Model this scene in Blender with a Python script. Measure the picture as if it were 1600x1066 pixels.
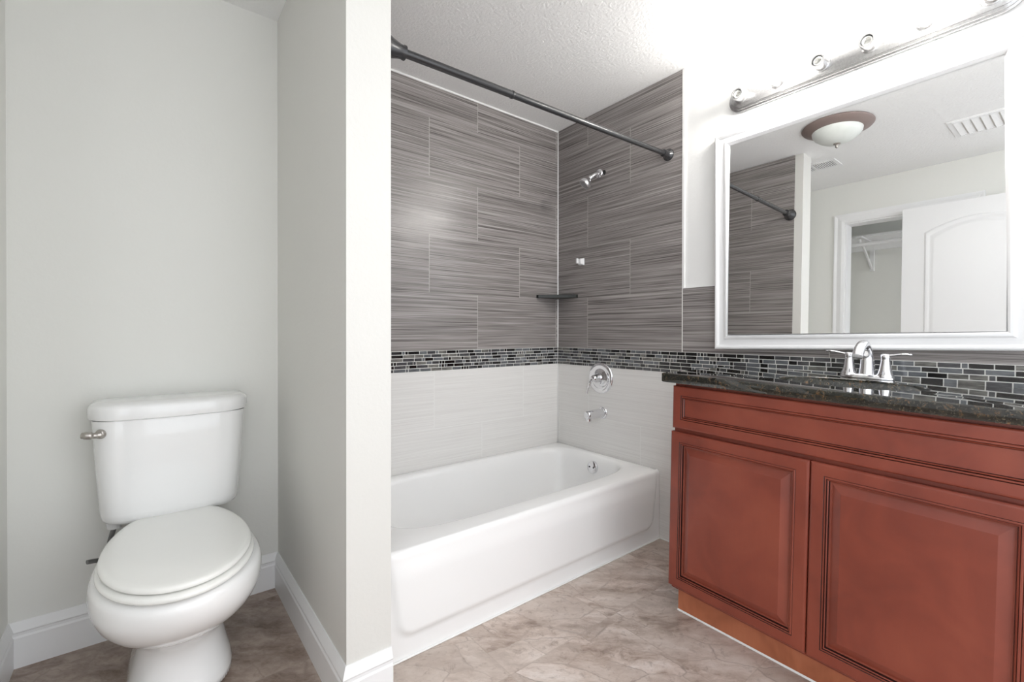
import bpy, bmesh, math, random
from math import sin, cos, pi, radians
from mathutils import Vector, Matrix
for o in list(bpy.data.objects): bpy.data.objects.remove(o)
sc = bpy.context.scene
COL = sc.collection
random.seed(7)

# ------------------------------------------------------------ camera
YAW, PITCH, ROLL, FPX, CX, CY, H = 0.6707, -0.0041, 0.0008, 718.37, 799.37, 521.63, 1.1003
fw = Vector((sin(YAW)*cos(PITCH), cos(YAW)*cos(PITCH), sin(PITCH)))
rt = Vector((cos(YAW), -sin(YAW), 0)); up = rt.cross(fw)
rt, up = cos(ROLL)*rt + sin(ROLL)*up, -sin(ROLL)*rt + cos(ROLL)*up
cd = bpy.data.cameras.new('camera'); cam = bpy.data.objects.new('camera', cd); COL.objects.link(cam)
cam.matrix_world = Matrix(((rt.x, up.x, -fw.x, 0), (rt.y, up.y, -fw.y, 0), (rt.z, up.z, -fw.z, H), (0, 0, 0, 1)))
cd.sensor_width = 36; cd.lens = FPX/1600*36; cd.clip_start = 0.01
cd.shift_x = (800-CX)/1600; cd.shift_y = (CY-533)/1600
sc.camera = cam

# ------------------------------------------------------------ world, exposure
w = bpy.data.worlds.new('world'); sc.world = w; w.use_nodes = True
bg = w.node_tree.nodes['Background']; bg.inputs[0].default_value = (0.93, 0.96, 1.0, 1); bg.inputs[1].default_value = 0.80
sc.view_settings.view_transform = 'Standard'; sc.view_settings.look = 'None'
sc.view_settings.gamma = 1; sc.view_settings.use_curve_mapping = False
sc.view_settings.exposure = 1.54
BULB = 47.0     # strength of each lit vanity globe

# ------------------------------------------------------------ measured room
X0, WA = 2.1295, 0.0173          # right wall: x = X0 + WA*(y-.6)
YB = 2.2208                      # tiled back wall
YT = 2.1893                      # wall behind the toilet
XL = -0.357                      # left wall
XP1, XP2, YE = 0.4442, 0.5787, 1.3165   # partition
ZC = 2.44
YN = -1.25                        # room continues behind the camera
MT, MB = 0.998, 0.887            # mosaic band
def xr(y): return X0 + WA*(y-0.6)
RW = Matrix.Translation((X0, 0.6, 0)) @ Matrix.Rotation(-math.atan(WA), 4, 'Z') @ Matrix.Translation((0, -0.6, 0))
ROLLV = 0.021
VAN = RW @ Matrix.Translation((0, 0.5, 0)) @ Matrix.Rotation(ROLLV, 4, 'X') @ Matrix.Translation((0, -0.5, 0))

# ------------------------------------------------------------ node helpers
def S(r, g, b):
    f = lambda c: ((c/255)/12.92 if c/255 <= .04045 else ((c/255+.055)/1.055)**2.4)
    return (f(r), f(g), f(b), 1)
class NT:
    def __init__(s, name):
        s.m = bpy.data.materials.new(name); s.m.use_nodes = True; s.t = s.m.node_tree
        s.b = s.t.nodes['Principled BSDF']
    def n(s, typ, **kw):
        nd = s.t.nodes.new(typ)
        for k, v in kw.items():
            if k.startswith('i_'): s.put(nd.inputs[k[2:].replace('_', ' ')], v)
            elif k.startswith('x'): s.put(nd.inputs[int(k[1:])], v)
            else: setattr(nd, k, v)
        return nd
    def put(s, sock, v):
        if isinstance(v, bpy.types.NodeSocket): s.t.links.new(v, sock)
        else: sock.default_value = v
    def m_(s, op, a, b=0.0, c=None):
        kw = dict(operation=op, x0=a, x1=b)
        if c is not None: kw['x2'] = c
        return s.n('ShaderNodeMath', **kw).outputs[0]
    def mix(s, f, a, b, mode='MIX'):
        nd = s.t.nodes.new('ShaderNodeMix'); nd.data_type = 'RGBA'; nd.blend_type = mode
        s.put(nd.inputs[0], f); s.put(nd.inputs[6], a); s.put(nd.inputs[7], b); return nd.outputs[2]
    def pos(s): return s.n('ShaderNodeNewGeometry').outputs['Position']
    def obj(s): return s.n('ShaderNodeTexCoord').outputs['Object']
    def xyz(s, v):
        o = s.n('ShaderNodeSeparateXYZ', x0=v).outputs; return o[0], o[1], o[2]
    def vec(s, x, y, z): return s.n('ShaderNodeCombineXYZ', x0=x, x1=y, x2=z).outputs[0]
    def noise(s, v, scale, det=2.0, rough=.5, dist=0.0):
        return s.n('ShaderNodeTexNoise', i_Vector=v, i_Scale=scale, i_Detail=det, i_Roughness=rough, i_Distortion=dist).outputs[0]
    def ramp(s, f, *stops):
        nd = s.t.nodes.new('ShaderNodeValToRGB'); s.put(nd.inputs[0], f); e = nd.color_ramp.elements
        while len(e) < len(stops): e.new(.5)
        for el, (p, c) in zip(e, stops): el.position = p; el.color = c if len(c) == 4 else (*c, 1)
        return nd.outputs[0]
    def bump(s, h, st, dist):
        s.put(s.b.inputs['Normal'], s.n('ShaderNodeBump', i_Height=h, i_Strength=st, i_Distance=dist).outputs[0])
    def set(s, **kw):
        for k, v in kw.items(): s.put(s.b.inputs[k.replace('_', ' ')], v)
        return s.m
W1 = (1, 1, 1, 1); K1 = (0, 0, 0, 1)

def paint(name, col, bscale=90, bstr=.25, rough=.55):
    q = NT(name); p = q.pos()
    n1 = q.noise(p, bscale, 3, .6); n2 = q.noise(p, 1.3, 2)
    c = q.mix(q.m_('MULTIPLY', n2, .35), col, tuple(v*.9 for v in col[:3])+(1,))
    q.bump(n1, bstr, .004); return q.set(Base_Color=c, Roughness=rough)
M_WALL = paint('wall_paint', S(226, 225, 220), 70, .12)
M_WALLT = paint('wall_paint_lightened', S(238, 238, 233), 60, .10)  # same wall paint, lightened to make up for the weak alcove light
M_WALLR = paint('vanity_wall_paint', S(240, 240, 238), 45, .22)
M_CEIL = paint('ceiling_texture', S(247, 247, 246), 75, 1.0, .8)
M_TRIM = NT('white_trim').set(Base_Color=S(243, 243, 243), Roughness=.35)
M_PORC = NT('porcelain').set(Base_Color=S(247, 247, 246), Roughness=.07, Coat_Weight=.4, Coat_Roughness=.03)
M_TUB = NT('tub_enamel').set(Base_Color=S(245, 245, 244), Roughness=.16)
M_SEAT = NT('seat_plastic').set(Base_Color=S(247, 247, 243), Roughness=.16)
M_CHROME = NT('chrome').set(Base_Color=(.82, .82, .84, 1), Metallic=1.0, Roughness=.1)
M_NICKEL = NT('brushed_nickel').set(Base_Color=(.5, .47, .44, 1), Metallic=1.0, Roughness=.28)
M_BLACKM = NT('dark_bronze_rod').set(Base_Color=(.03, .03, .032, 1), Roughness=.24, Coat_Weight=.25, Coat_Roughness=.12)
M_GROUT = NT('grout').set(Base_Color=S(238, 237, 232), Roughness=.8)
M_CAULK = NT('caulk').set(Base_Color=S(240, 240, 238), Roughness=.5)
M_DARK = NT('dark_recess').set(Base_Color=(.02, .02, .02, 1), Roughness=.7)
M_FRAME = NT('mirror_frame_white').set(Base_Color=S(242, 242, 242), Roughness=.3)
M_MIRROR = NT('mirror_glass').set(Base_Color=(.86, .87, .87, 1), Metallic=1.0, Roughness=.0)
M_RIM = NT('dusty_rose_bronze').set(Base_Color=S(142, 126, 121), Metallic=.2, Roughness=.45)
M_PLAST = NT('white_plastic').set(Base_Color=S(235, 235, 235), Roughness=.4)
M_BRAID = NT('braided_steel').set(Base_Color=(.22, .22, .22, 1), Metallic=.8, Roughness=.4)
M_CLOSETUP = paint('closet_offwhite_wall', S(238, 238, 233), 60, .1)  # even off-white paint on the closet walls
q = NT('light_dome_glass'); v = q.noise(q.obj(), 9, 4, .6, 1.5)
M_DOME = q.set(Base_Color=q.mix(v, S(236, 238, 235), S(206, 212, 206)), Roughness=.3)
q = NT('lit_globe'); M_BULB = q.set(Base_Color=W1, Emission_Color=(1, .97, .93, 1), Emission_Strength=BULB)
q = NT('socket_bar_metal'); v = q.noise(q.pos(), 160, 3)
M_BAR = q.set(Base_Color=q.ramp(v, (.3, (.46, .46, .46)), (.7, (.60, .60, .60))), Metallic=.9, Roughness=.24)

def tile_mat(name, axis, u0, L, z0, Hh, shift, lo, hi, groutc, hline, rough, contrast=1.0):
    q = NT(name); x, y, z = q.xyz(q.pos()); u_ = x if axis == 'X' else y
    u = q.m_('DIVIDE', q.m_('SUBTRACT', u_, u0), L); v = q.m_('DIVIDE', q.m_('SUBTRACT', z, z0), Hh)
    row = q.m_('FLOOR', v); odd = q.m_('FLOORED_MODULO', row, 2.0)
    us = q.m_('ADD', u, q.m_('MULTIPLY', odd, shift)); cell = q.m_('FLOOR', us)
    fu = q.m_('MULTIPLY', q.m_('SUBTRACT', us, cell), L); fv = q.m_('MULTIPLY', q.m_('SUBTRACT', v, row), Hh)
    idn = q.m_('ADD', q.m_('MULTIPLY', cell, 7.31), q.m_('MULTIPLY', row, 3.17))
    vec = q.vec(q.m_('MULTIPLY', u_, 2.6), idn, q.m_('MULTIPLY', z, 330.0))
    n1 = q.noise(vec, 1.0, 2, .6)
    vec2 = q.vec(q.m_('MULTIPLY', u_, 1.0), q.m_('ADD', idn, 9.0), q.m_('MULTIPLY', z, 130.0))
    n2 = q.noise(vec2, 1.0, 2, .5)
    f = q.m_('ADD', q.m_('MULTIPLY', n1, .62), q.m_('MULTIPLY', n2, .38))
    h = .17/contrast
    mid = tuple((a+b)/2 for a, b in zip(lo, hi))
    c = q.ramp(f, (.5-h, lo), (.5, mid), (.5+h, hi))
    jv = q.m_('LESS_THAN', fu, .0035); jh = q.m_('MULTIPLY', q.m_('LESS_THAN', fv, .003), hline)
    j = q.m_('MAXIMUM', jv, jh)
    c = q.mix(q.m_('MULTIPLY', j, .8), c, groutc)
    q.bump(f, .3, .0008)
    return q.set(Base_Color=c, Roughness=rough)
LO, HI = S(74, 68, 66), S(182, 176, 173)
GR = S(190, 186, 180)
M_TGB = tile_mat('linear_grey_tile_back', 'X', 1.508, .63, MT, .3148, .5, LO, HI, GR, .35, .26)
M_TGR = tile_mat('linear_grey_tile_right', 'Y', 1.95, .652, MT, .3148, .5, LO, HI, GR, .35, .3)
M_TGP = tile_mat('linear_grey_tile_left', 'Y', 1.995, .65, MT, .3148, .5, LO, HI, GR, .35, .3)
LW, HW = S(222, 220, 217), S(236, 235, 232)
M_TWB = tile_mat('pale_tile_back', 'X', 1.223, .63, .570, .3148, .5, LW, HW, S(238, 238, 235), 1.0, .3)
M_TWR = tile_mat('pale_tile_right', 'Y', 1.942, .65, .575, .3148, .6, LW, HW, S(238, 238, 235), 1.0, .3)

# mosaic glass colours
def gl(name, a, b, r=.12):
    q = NT(name); v = q.noise(q.vec(*[q.m_('MULTIPLY', c, k) for c, k in zip(q.xyz(q.pos()), (30, 30, 160))]), 1.0, 3)
    return q.set(Base_Color=q.ramp(v, (.35, a), (.65, b)), Roughness=r, Coat_Weight=.3)
M_MOS = [M_GROUT, gl('mosaic_black', S(12, 12, 13), S(30, 28, 28)), gl('mosaic_charcoal', S(62, 62, 64), S(84, 84, 86)),
         gl('mosaic_grey', S(92, 95, 98), S(116, 119, 122)), gl('mosaic_stone', S(80, 78, 74), S(128, 126, 120), .35)]

# granite
q = NT('polished_granite'); p = q.pos()
n1 = q.noise(p, 70, 5, .75, .6); n2 = q.noise(p, 190, 3, .7); n3 = q.noise(p, 24, 3, .6)
c = q.ramp(n1, (.38, S(8, 9, 8)), (.5, S(28, 31, 27)), (.58, S(60, 54, 40)), (.67, S(128, 90, 58)))
c = q.mix(q.ramp(n2, (.58, K1), (.66, W1)), c, S(104, 96, 80))
c = q.mix(q.m_('MULTIPLY', q.ramp(n3, (.4, K1), (.6, W1)), .5), c, S(28, 32, 29))
M_GRAN = q.set(Base_Color=c, Roughness=.04, Coat_Weight=1.0, Coat_Roughness=.01, Coat_IOR=1.5)
M_GRAND = NT('dark_stone').set(Base_Color=S(30, 33, 30), Roughness=.4)

# floor: slate look tiles
q = NT('slate_look_floor'); p = q.pos(); x, y, z = q.xyz(p)
T = .479
ux = q.m_('DIVIDE', q.m_('SUBTRACT', x, 1.40-.012), T); uy = q.m_('DIVIDE', q.m_('SUBTRACT', y, 1.15), T)
cx_, cy_ = q.m_('FLOOR', ux), q.m_('FLOOR', uy)
fx = q.m_('MULTIPLY', q.m_('SUBTRACT', ux, cx_), T); fy = q.m_('MULTIPLY', q.m_('SUBTRACT', uy, cy_), T)
tid = q.m_('ADD', q.m_('MULTIPLY', cx_, 5.3), q.m_('MULTIPLY', cy_, 11.7))
pd = q.vec(x, y, tid)
wob = q.n('ShaderNodeTexNoise', i_Vector=pd, i_Scale=5.0, i_Detail=4.0, i_Roughness=.6)
pw = q.n('ShaderNodeVectorMath', operation='MULTIPLY_ADD', x0=wob.outputs[1], x1=(.10, .10, 0), x2=pd).outputs[0]
rsl = q.n('ShaderNodeVectorMath', operation='MULTIPLY', x0=q.n('ShaderNodeVectorRotate', i_Vector=pw, i_Angle=.9).outputs[0], x1=(1.3, 3.2, 1.0)).outputs[0]
vo = q.n('ShaderNodeTexVoronoi', i_Vector=rsl, i_Scale=2.6)
voe = q.n('ShaderNodeTexVoronoi', feature='DISTANCE_TO_EDGE', i_Vector=rsl, i_Scale=2.6)
rot = q.n('ShaderNodeVectorRotate', i_Vector=pw, i_Angle=.75)
st = q.n('ShaderNodeVectorMath', operation='MULTIPLY', x0=rot.outputs[0], x1=(3.2, 8.0, 1.0)).outputs[0]
n1 = q.noise(st, 1.5, 8, .72, 0); n2 = q.noise(pw, 34, 5, .7); n3 = q.noise(p, 2.2, 3, .5)
base = q.ramp(n1, (.34, S(136, 118, 106)), (.45, S(180, 162, 150)), (.54, S(205, 190, 180)), (.66, S(224, 214, 207)))
cellv = q.xyz(vo.outputs['Color'])[0]
base = q.mix(q.m_('MULTIPLY', cellv, .62), base, q.mix(q.xyz(vo.outputs['Color'])[1], S(158, 140, 128), S(214, 202, 193)))
base = q.mix(q.m_('MULTIPLY', q.ramp(n2, (.54, K1), (.68, W1)), .4), base, S(112, 94, 82))
vein = q.ramp(voe.outputs[0], (.0, W1), (.018, K1))
base = q.mix(q.m_('MULTIPLY', q.m_('MULTIPLY', vein, .6), q.ramp(n1, (.42, K1), (.58, W1))), base, S(112, 98, 88))
base = q.mix(q.m_('MULTIPLY', q.ramp(n3, (.42, K1), (.62, W1)), .30), base, S(164, 152, 142))
# dim light of the toilet alcove, painted as darker, browner tiles
dimming = q.m_('MULTIPLY', q.ramp(q.m_('ADD', x, q.m_('MULTIPLY', n3, .12)), (.46, W1), (.52, K1)), .62)
base = q.mix(dimming, base, q.mix(q.ramp(n1, (.35, K1), (.6, W1)), S(86, 62, 48), S(160, 140, 126)))
gx = q.m_('LESS_THAN', fx, .004); gy = q.m_('LESS_THAN', fy, .004)
gj = q.m_('MAXIMUM', gx, gy)
base = q.mix(q.m_('MULTIPLY', gj, .45), base, S(168, 154, 142))
q.bump(q.m_('SUBTRACT', n1, q.m_('MULTIPLY', gj, .35)), .35, .004)
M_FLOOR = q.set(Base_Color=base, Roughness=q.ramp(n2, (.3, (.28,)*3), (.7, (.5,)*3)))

# cabinet wood
def wood(name, a, b, c_, rough=.36):
    q = NT(name); x, y, z = q.xyz(q.pos())
    n1 = q.noise(q.vec(q.m_('MULTIPLY', x, 3), q.m_('MULTIPLY', y, 3.2), q.m_('MULTIPLY', z, 2.6)), 1.6, 3, .55, .6)
    n2 = q.noise(q.vec(q.m_('MULTIPLY', x, 40), q.m_('MULTIPLY', y, 160), q.m_('MULTIPLY', z, 12)), 1.0, 4, .6)
    c = q.ramp(n1, (.3, a), (.52, b), (.75, c_))
    c = q.mix(q.m_('MULTIPLY', n2, .3), c, a)
    q.bump(n2, .05, .001)
    return q.set(Base_Color=c, Roughness=rough, Coat_Weight=.1, Coat_Roughness=.25)
M_WOOD = wood('cherry_wood', S(116, 51, 37), S(134, 62, 45), S(148, 74, 54))
M_TOE = wood('bare_toe_kick_wood', S(142, 80, 52), S(184, 110, 76), S(204, 134, 100), .5)
M_GLAZE = NT('dark_glaze').set(Base_Color=S(34, 13, 10), Roughness=.35)

# ------------------------------------------------------------ mesh helpers
def finish(bm, name, mats, parent=None, smooth=None, bevel=0, subs=0, mat=None):
    bmesh.ops.recalc_face_normals(bm, faces=bm.faces)
    me = bpy.data.meshes.new(name); bm.to_mesh(me); bm.free()
    for m in (mats if isinstance(mats, list) else [mats]): me.materials.append(m)
    o = bpy.data.objects.new(name, me); COL.objects.link(o)
    if smooth is not None:
        for p in me.polygons: p.use_smooth = True
        if smooth < 180: me.set_sharp_from_angle(angle=radians(smooth))
    if mat is not None: o.matrix_world = mat
    if parent is not None: o.parent = parent
    if bevel:
        b = o.modifiers.new('bevel', 'BEVEL'); b.width = bevel; b.segments = 3; b.limit_method = 'ANGLE'; b.angle_limit = radians(40)
        if smooth is None:
            for p in me.polygons: p.use_smooth = True
            b.harden_normals = True
    if subs:
        s = o.modifiers.new('subdivision', 'SUBSURF'); s.levels = s.render_levels = subs
    return o
def bx(bm, a, b, mi=0, f=None):
    vs = []
    for x in (a[0], b[0]):
        for y in (a[1], b[1]):
            for z in (a[2], b[2]):
                p = Vector((x, y, z)); vs.append(bm.verts.new(f(p) if f else p))
    fs = [(0, 1, 3, 2), (4, 6, 7, 5), (0, 4, 5, 1), (2, 3, 7, 6), (0, 2, 6, 4), (1, 5, 7, 3)]
    for q_ in fs:
        fc = bm.faces.new([vs[i] for i in q_]); fc.material_index = mi
def box(name, a, b, m, **kw):
    bm = bmesh.new(); bx(bm, a, b); return finish(bm, name, m, **kw)
def prism(bm, pts, z0, z1, mi=0):
    lo = [bm.verts.new((x, y, z0)) for x, y in pts]; hi = [bm.verts.new((x, y, z1)) for x, y in pts]
    fs = [bm.faces.new(lo[::-1]), bm.faces.new(hi)]
    for i in range(len(pts)):
        j = (i+1) % len(pts); fs.append(bm.faces.new((lo[i], lo[j], hi[j], hi[i])))
    for f_ in fs: f_.material_index = mi
def loft(bm, rings, closed=True, cap0=True, cap1=True, mi=0):
    R = [[bm.verts.new(p) for p in r] for r in rings]; n = len(R[0])
    for a, b in zip(R, R[1:]):
        for i in range(n if closed else n-1):
            j = (i+1) % n; bm.faces.new((a[i], a[j], b[j], b[i])).material_index = mi
    if cap0: bm.faces.new(R[0][::-1]).material_index = mi
    if cap1: bm.faces.new(R[-1]).material_index = mi
    return R
def frame_of(d):
    d = Vector(d).normalized(); a = Vector((0, 0, 1)) if abs(d.z) < .9 else Vector((1, 0, 0))
    u = d.cross(a).normalized(); return u, d.cross(u).normalized()
def tube(bm, path, rad, n=20, caps=True, mi=0, flat=1.0):
    path = [Vector(p) for p in path]
    rads = rad if isinstance(rad, (list, tuple)) else [rad]*len(path)
    rings = []; u = None
    for i, p in enumerate(path):
        d = (path[min(i+1, len(path)-1)]-path[max(i-1, 0)]).normalized()
        if u is None: u, v = frame_of(d)
        else: u = (u-d*u.dot(d)).normalized(); v = d.cross(u)
        rings.append([p+rads[i]*(cos(2*pi*k/n)*u+flat*sin(2*pi*k/n)*v) for k in range(n)])
    loft(bm, rings, True, caps, caps, mi)
def lathe(bm, c, d, prof, n=40, mi=0, caps=True):
    """prof: list of (distance along d, radius)"""
    c = Vector(c); d = Vector(d).normalized(); u, v = frame_of(d)
    rings = [[c+d*t+max(r, 1e-4)*(cos(2*pi*k/n)*u+sin(2*pi*k/n)*v) for k in range(n)] for t, r in prof]
    loft(bm, rings, True, caps, caps, mi)
def smoothpath(pts, k=8):
    pts = [Vector(p) for p in pts]; out = []
    P = [pts[0]]+pts+[pts[-1]]
    for i in range(1, len(P)-2):
        a, b, c, d = P[i-1:i+3]
        for s in range(k):
            t = s/k; out.append(.5*((2*b)+(c-a)*t+(2*a-5*b+4*c-d)*t*t+(3*b-a-3*c+d)*t**3))
    out.append(pts[-1]); return out
def thing(name, label, cat, loc=(0, 0, 0), group=None, mat=None):
    o = bpy.data.objects.new(name, None); COL.objects.link(o); o.empty_display_size = .05
    if mat is not None: o.matrix_world = mat
    else: o.location = loc
    o['label'] = label; o['category'] = cat
    if group: o['group'] = group
    return o
def tag(o, label, cat, group=None):
    o['label'] = label; o['category'] = cat
    if group: o['group'] = group
    return o
def st_(o, label=None):
    o['kind'] = 'structure'
    if label: o['label'] = label; o['category'] = o.name.split('_')[0].split('.')[0]
    return o
def adopt(o, parent):
    """parent keeping world geometry (mesh built in world coordinates)"""
    bpy.context.view_layer.update()
    o.parent = parent; o.matrix_parent_inverse = parent.matrix_world.inverted(); return o

# ------------------------------------------------------------ room shell
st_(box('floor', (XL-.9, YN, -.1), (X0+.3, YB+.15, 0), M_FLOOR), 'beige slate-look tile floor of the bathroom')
st_(box('ceiling', (XL-.9, -.15, ZC), (X0+.3, YB+.15, ZC+.1), M_CEIL), 'white textured ceiling of the bathroom')  # stops short behind the camera, left open to let in fill light
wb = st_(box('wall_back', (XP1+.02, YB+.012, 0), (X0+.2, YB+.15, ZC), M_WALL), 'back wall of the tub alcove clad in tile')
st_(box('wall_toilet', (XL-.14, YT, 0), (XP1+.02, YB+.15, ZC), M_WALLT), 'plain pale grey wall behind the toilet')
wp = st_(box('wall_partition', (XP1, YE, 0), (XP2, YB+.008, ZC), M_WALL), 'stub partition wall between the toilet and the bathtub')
bm = bmesh.new(); prism(bm, [(xr(YN)+.006, YN), (xr(YN)+.2, YN), (xr(YB)+.2, YB+.15), (xr(YB+.15)+.006, YB+.15)], 0, ZC)
wr = st_(finish(bm, 'wall_right', M_WALLR), 'white wall behind the mirror and vanity')
# left wall with the closet opening
CY0, CY1, CZ = .59, 1.343, 2.107
bm = bmesh.new()
bx(bm, (XL-.115, .08, 0), (XL, CY0, ZC)); bx(bm, (XL-.115, CY1, 0), (XL, YT, ZC)); bx(bm, (XL-.115, CY0, CZ), (XL, CY1, ZC))
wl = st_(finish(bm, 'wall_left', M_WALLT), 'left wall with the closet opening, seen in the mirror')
bm = bmesh.new()
bx(bm, (XL-.72, .08, 0), (XL-.68, 1.75, ZC)); bx(bm, (XL-.68, 1.70, 0), (XL-.115, 1.75, ZC))
st_(finish(bm, 'wall_closet', M_CLOSETUP), 'closet interior walls seen in the mirror')

# tile cladding (one mesh per wall and finish), children of their walls
def clad(name, m, a, b, wall): return adopt(box(name, a, b, m), wall)
clad('grey_tile', M_TGB, (XP2, YB, MT), (xr(YB)+.02, YB+.012, ZC-.002), wb)['label'] = 'dark grey linear-look wall tile'
clad('pale_tile', M_TWB, (XP2, YB, 0), (xr(YB)+.02, YB+.012, MB), wb)['label'] = 'pale off-white wall tile'
def rclad(name, m, y0, y1, z0, z1, d=0.0, t=.012):
    bm = bmesh.new(); prism(bm, [(xr(y0)-d, y0), (xr(y0)-d+t, y0), (xr(y1)-d+t, y1), (xr(y1)-d, y1)], z0, z1)
    return adopt(finish(bm, name, m), wr)
YTILE = 1.298
rclad('grey_tile', M_TGR, YTILE, YB, MT, ZC-.002)['label'] = 'dark grey linear-look wall tile by the shower'
rclad('grey_tile', M_TGR, -.4, YTILE, MT, 1.322)['label'] = 'dark grey tile course beside and below the mirror'
rclad('pale_tile', M_TWR, -.4, YB, 0, MB)['label'] = 'pale off-white wall tile'
rclad('edge_strip', M_CAULK, YTILE-.012, YTILE, 1.322, ZC-.001, .002)['label'] = 'white caulked tile edge'
rclad('edge_strip', M_GROUT, YTILE-.003, YTILE+.001, MT, 1.322, .0006)
rclad('edge_strip', M_CAULK, .9, YTILE-.012, 1.322, 1.327, .001)
clad('grey_tile', M_TGP, (XP2, 1.37, .34), (XP2+.006, YB, ZC-.002), wp)['label'] = 'dark grey linear-look wall tile left of the tub'
bm = bmesh.new()   # corner + ceiling caulk lines of the alcove
tube(bm, [(xr(YB), YB, .36), (xr(YB), YB, ZC)], .0055, 8)
adopt(finish(bm, 'corner_caulk', M_CAULK, smooth=180), wb)
bm = bmesh.new(); bx(bm, (XP2, YB-.003, ZC-.009), (xr(YB), YB+.003, ZC))
adopt(finish(bm, 'ceiling_caulk', M_CAULK), wb)

# mosaic bands
def mosaic(name, umin, umax, place, wall, z0=MB, z1=MT, rows=6):
    """place(u, off, z) -> world point"""
    bm = bmesh.new(); rnd = random.Random(umin*100+umax)
    g = .0034; rh = (z1-z0)/rows
    def cell(u0, u1, za, zb, d0, d1, mi):
        P = [place(u, d, z) for u in (u0, u1) for d in (d0, d1) for z in (za, zb)]
        vs = [bm.verts.new(p) for p in P]
        for q_ in [(0, 1, 3, 2), (4, 6, 7, 5), (0, 4, 5, 1), (2, 3, 7, 6), (0, 2, 6, 4), (1, 5, 7, 3)]:
            bm.faces.new([vs[i] for i in q_]).material_index = mi
    cell(umin, umax, z0, z1, -.010, .0005, 0)
    for r in range(rows):
        u = umin - rnd.random()*.05
        while u < umax:
            L = rnd.choice([.017, .017, .034, .045, .052, .060, .066])
            a, b = max(u+g/2, umin), min(u+L-g/2, umax)
            mi = rnd.choices([1, 2, 3, 4], [.36, .32, .20, .12])[0]
            if b-a > .004: cell(a, b, z0+r*rh+g/2, z0+(r+1)*rh-g/2, 0.0, .0022, mi)
            u += L
    return adopt(finish(bm, name, M_MOS), wall)
mosaic('mosaic_band', XP2+.006, xr(YB)-.003, lambda u, d, z: Vector((u, YB-d, z)), wb)
mosaic('mosaic_band', -.4, YB-.003, lambda u, d, z: Vector((xr(u)-d, u, z)), wr)

# baseboards: profile (height, thickness)
BP = [(0, .016), (.098, .016), (.104, .0125), (.112, .0125), (.118, .0155), (.126, .0125), (.135, .009), (.147, .004), (.147, 0), (0, 0)]
def baseboard(name, p0, p1, nrm, label, m0=0, m1=0):
    """m0/m1: mitre, +1 extends by the thickness at that end, -1 shortens"""
    p0, p1, n = Vector((*p0, 0)), Vector((*p1, 0)), Vector((*nrm, 0)); d = (p1-p0).normalized(); bm = bmesh.new()
    r0 = [p0+n*t-d*(t*m0)+Vector((0, 0, z)) for z, t in BP]; r1 = [p1+n*t+d*(t*m1)+Vector((0, 0, z)) for z, t in BP]
    loft(bm, [r0, r1]); return st_(finish(bm, name, M_TRIM), label)
baseboard('baseboard_back', (XL, YT), (XP1, YT), (0, -1), 'white baseboard behind the toilet', -1, -1)
baseboard('baseboard_left', (XL, CY1+.115), (XL, YT), (1, 0), 'white baseboard along the left wall', 0, -1)
baseboard('baseboard_partition', (XP1, YE), (XP1, YT), (-1, 0), 'white baseboard along the toilet side of the partition', 1, -1)
baseboard('baseboard_front', (XP1, YE), (XP2, YE), (0, -1), 'short white baseboard across the partition end', 1, 0)
bm = bmesh.new(); prism(bm, [(XP2, 1.421), (xr(1.43), 1.421), (xr(1.43), 1.430), (XP2, 1.430)], 0, .005)
st_(finish(bm, 'trim_1', M_CAULK, bevel=.003), 'white caulk line between tub apron and floor')
bm = bmesh.new(); prism(bm, [(xr(1.0)-.008, 1.0), (xr(1.0), 1.0), (xr(1.43), 1.43), (xr(1.43)-.008, 1.43)], 0, .006)
st_(finish(bm, 'trim_2', M_CAULK, bevel=.003), 'white caulk line at the foot of the pale tile')

# closet casing, shelf, rod and leaf (seen in the mirror)
def casing(name, y0, y1, z1, label):
    bm = bmesh.new(); wd = .075
    prof = [(0, 0), (0, .014), (.02, .018), (.05, .012), (.068, .016), (wd, .016), (wd, 0)]
    path = [(y1, 0, 1, 0), (y1, z1, 1, 1), (y0, z1, -1, 1), (y0, 0, -1, 0)]
    rings = [[Vector((XL+h, y+sy*(t+0), z+sz*t)) for t, h in prof] for y, z, sy, sz in path]
    loft(bm, rings); return st_(finish(bm, name, M_TRIM), label)
casing('trim_3', CY0, CY1, CZ, 'white casing around the closet opening seen in the mirror')
bm = bmesh.new(); bx(bm, (XL-.115, CY1-.012, 0), (XL+.001, CY1-.0005, CZ-.012)); bx(bm, (XL-.115, CY0+.0005, 0), (XL+.001, CY0+.012, CZ-.012)); bx(bm, (XL-.115, CY0+.0005, CZ-.012), (XL+.001, CY1-.0005, CZ-.0005))
st_(finish(bm, 'trim_4', M_TRIM), 'white jamb lining of the closet opening')
cs = thing('closet_shelf', 'white closet shelf above the hanging rod, seen in the mirror', 'shelf', (XL-.68, 1.0, 2.06))
adopt(box('shelf_board', (XL-.679, .255, 2.055), (XL-.42, 1.695, 2.075), M_TRIM), cs)
adopt(box('cleat', (XL-.679, .255, 1.975), (XL-.66, 1.695, 2.0545), M_TRIM), cs)
bm = bmesh.new()
tube(bm, smoothpath([(XL-.655, 1.33, 1.80), (XL-.55, 1.33, 1.88), (XL-.38, 1.33, 1.985), (XL-.33, 1.33, 1.99), (XL-.32, 1.33, 2.02)], 6), .011, 10, flat=.6)
bx(bm, (XL-.68, 1.315, 1.78), (XL-.655, 1.345, 2.05)); bx(bm, (XL-.655, 1.32, 2.04), (XL-.33, 1.34, 2.054))
adopt(finish(bm, 'bracket', M_TRIM, smooth=40), cs)
bm = bmesh.new(); tube(bm, [(XL-.30, .255, 1.97), (XL-.30, 1.695, 1.97)], .0165, 20)
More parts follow.
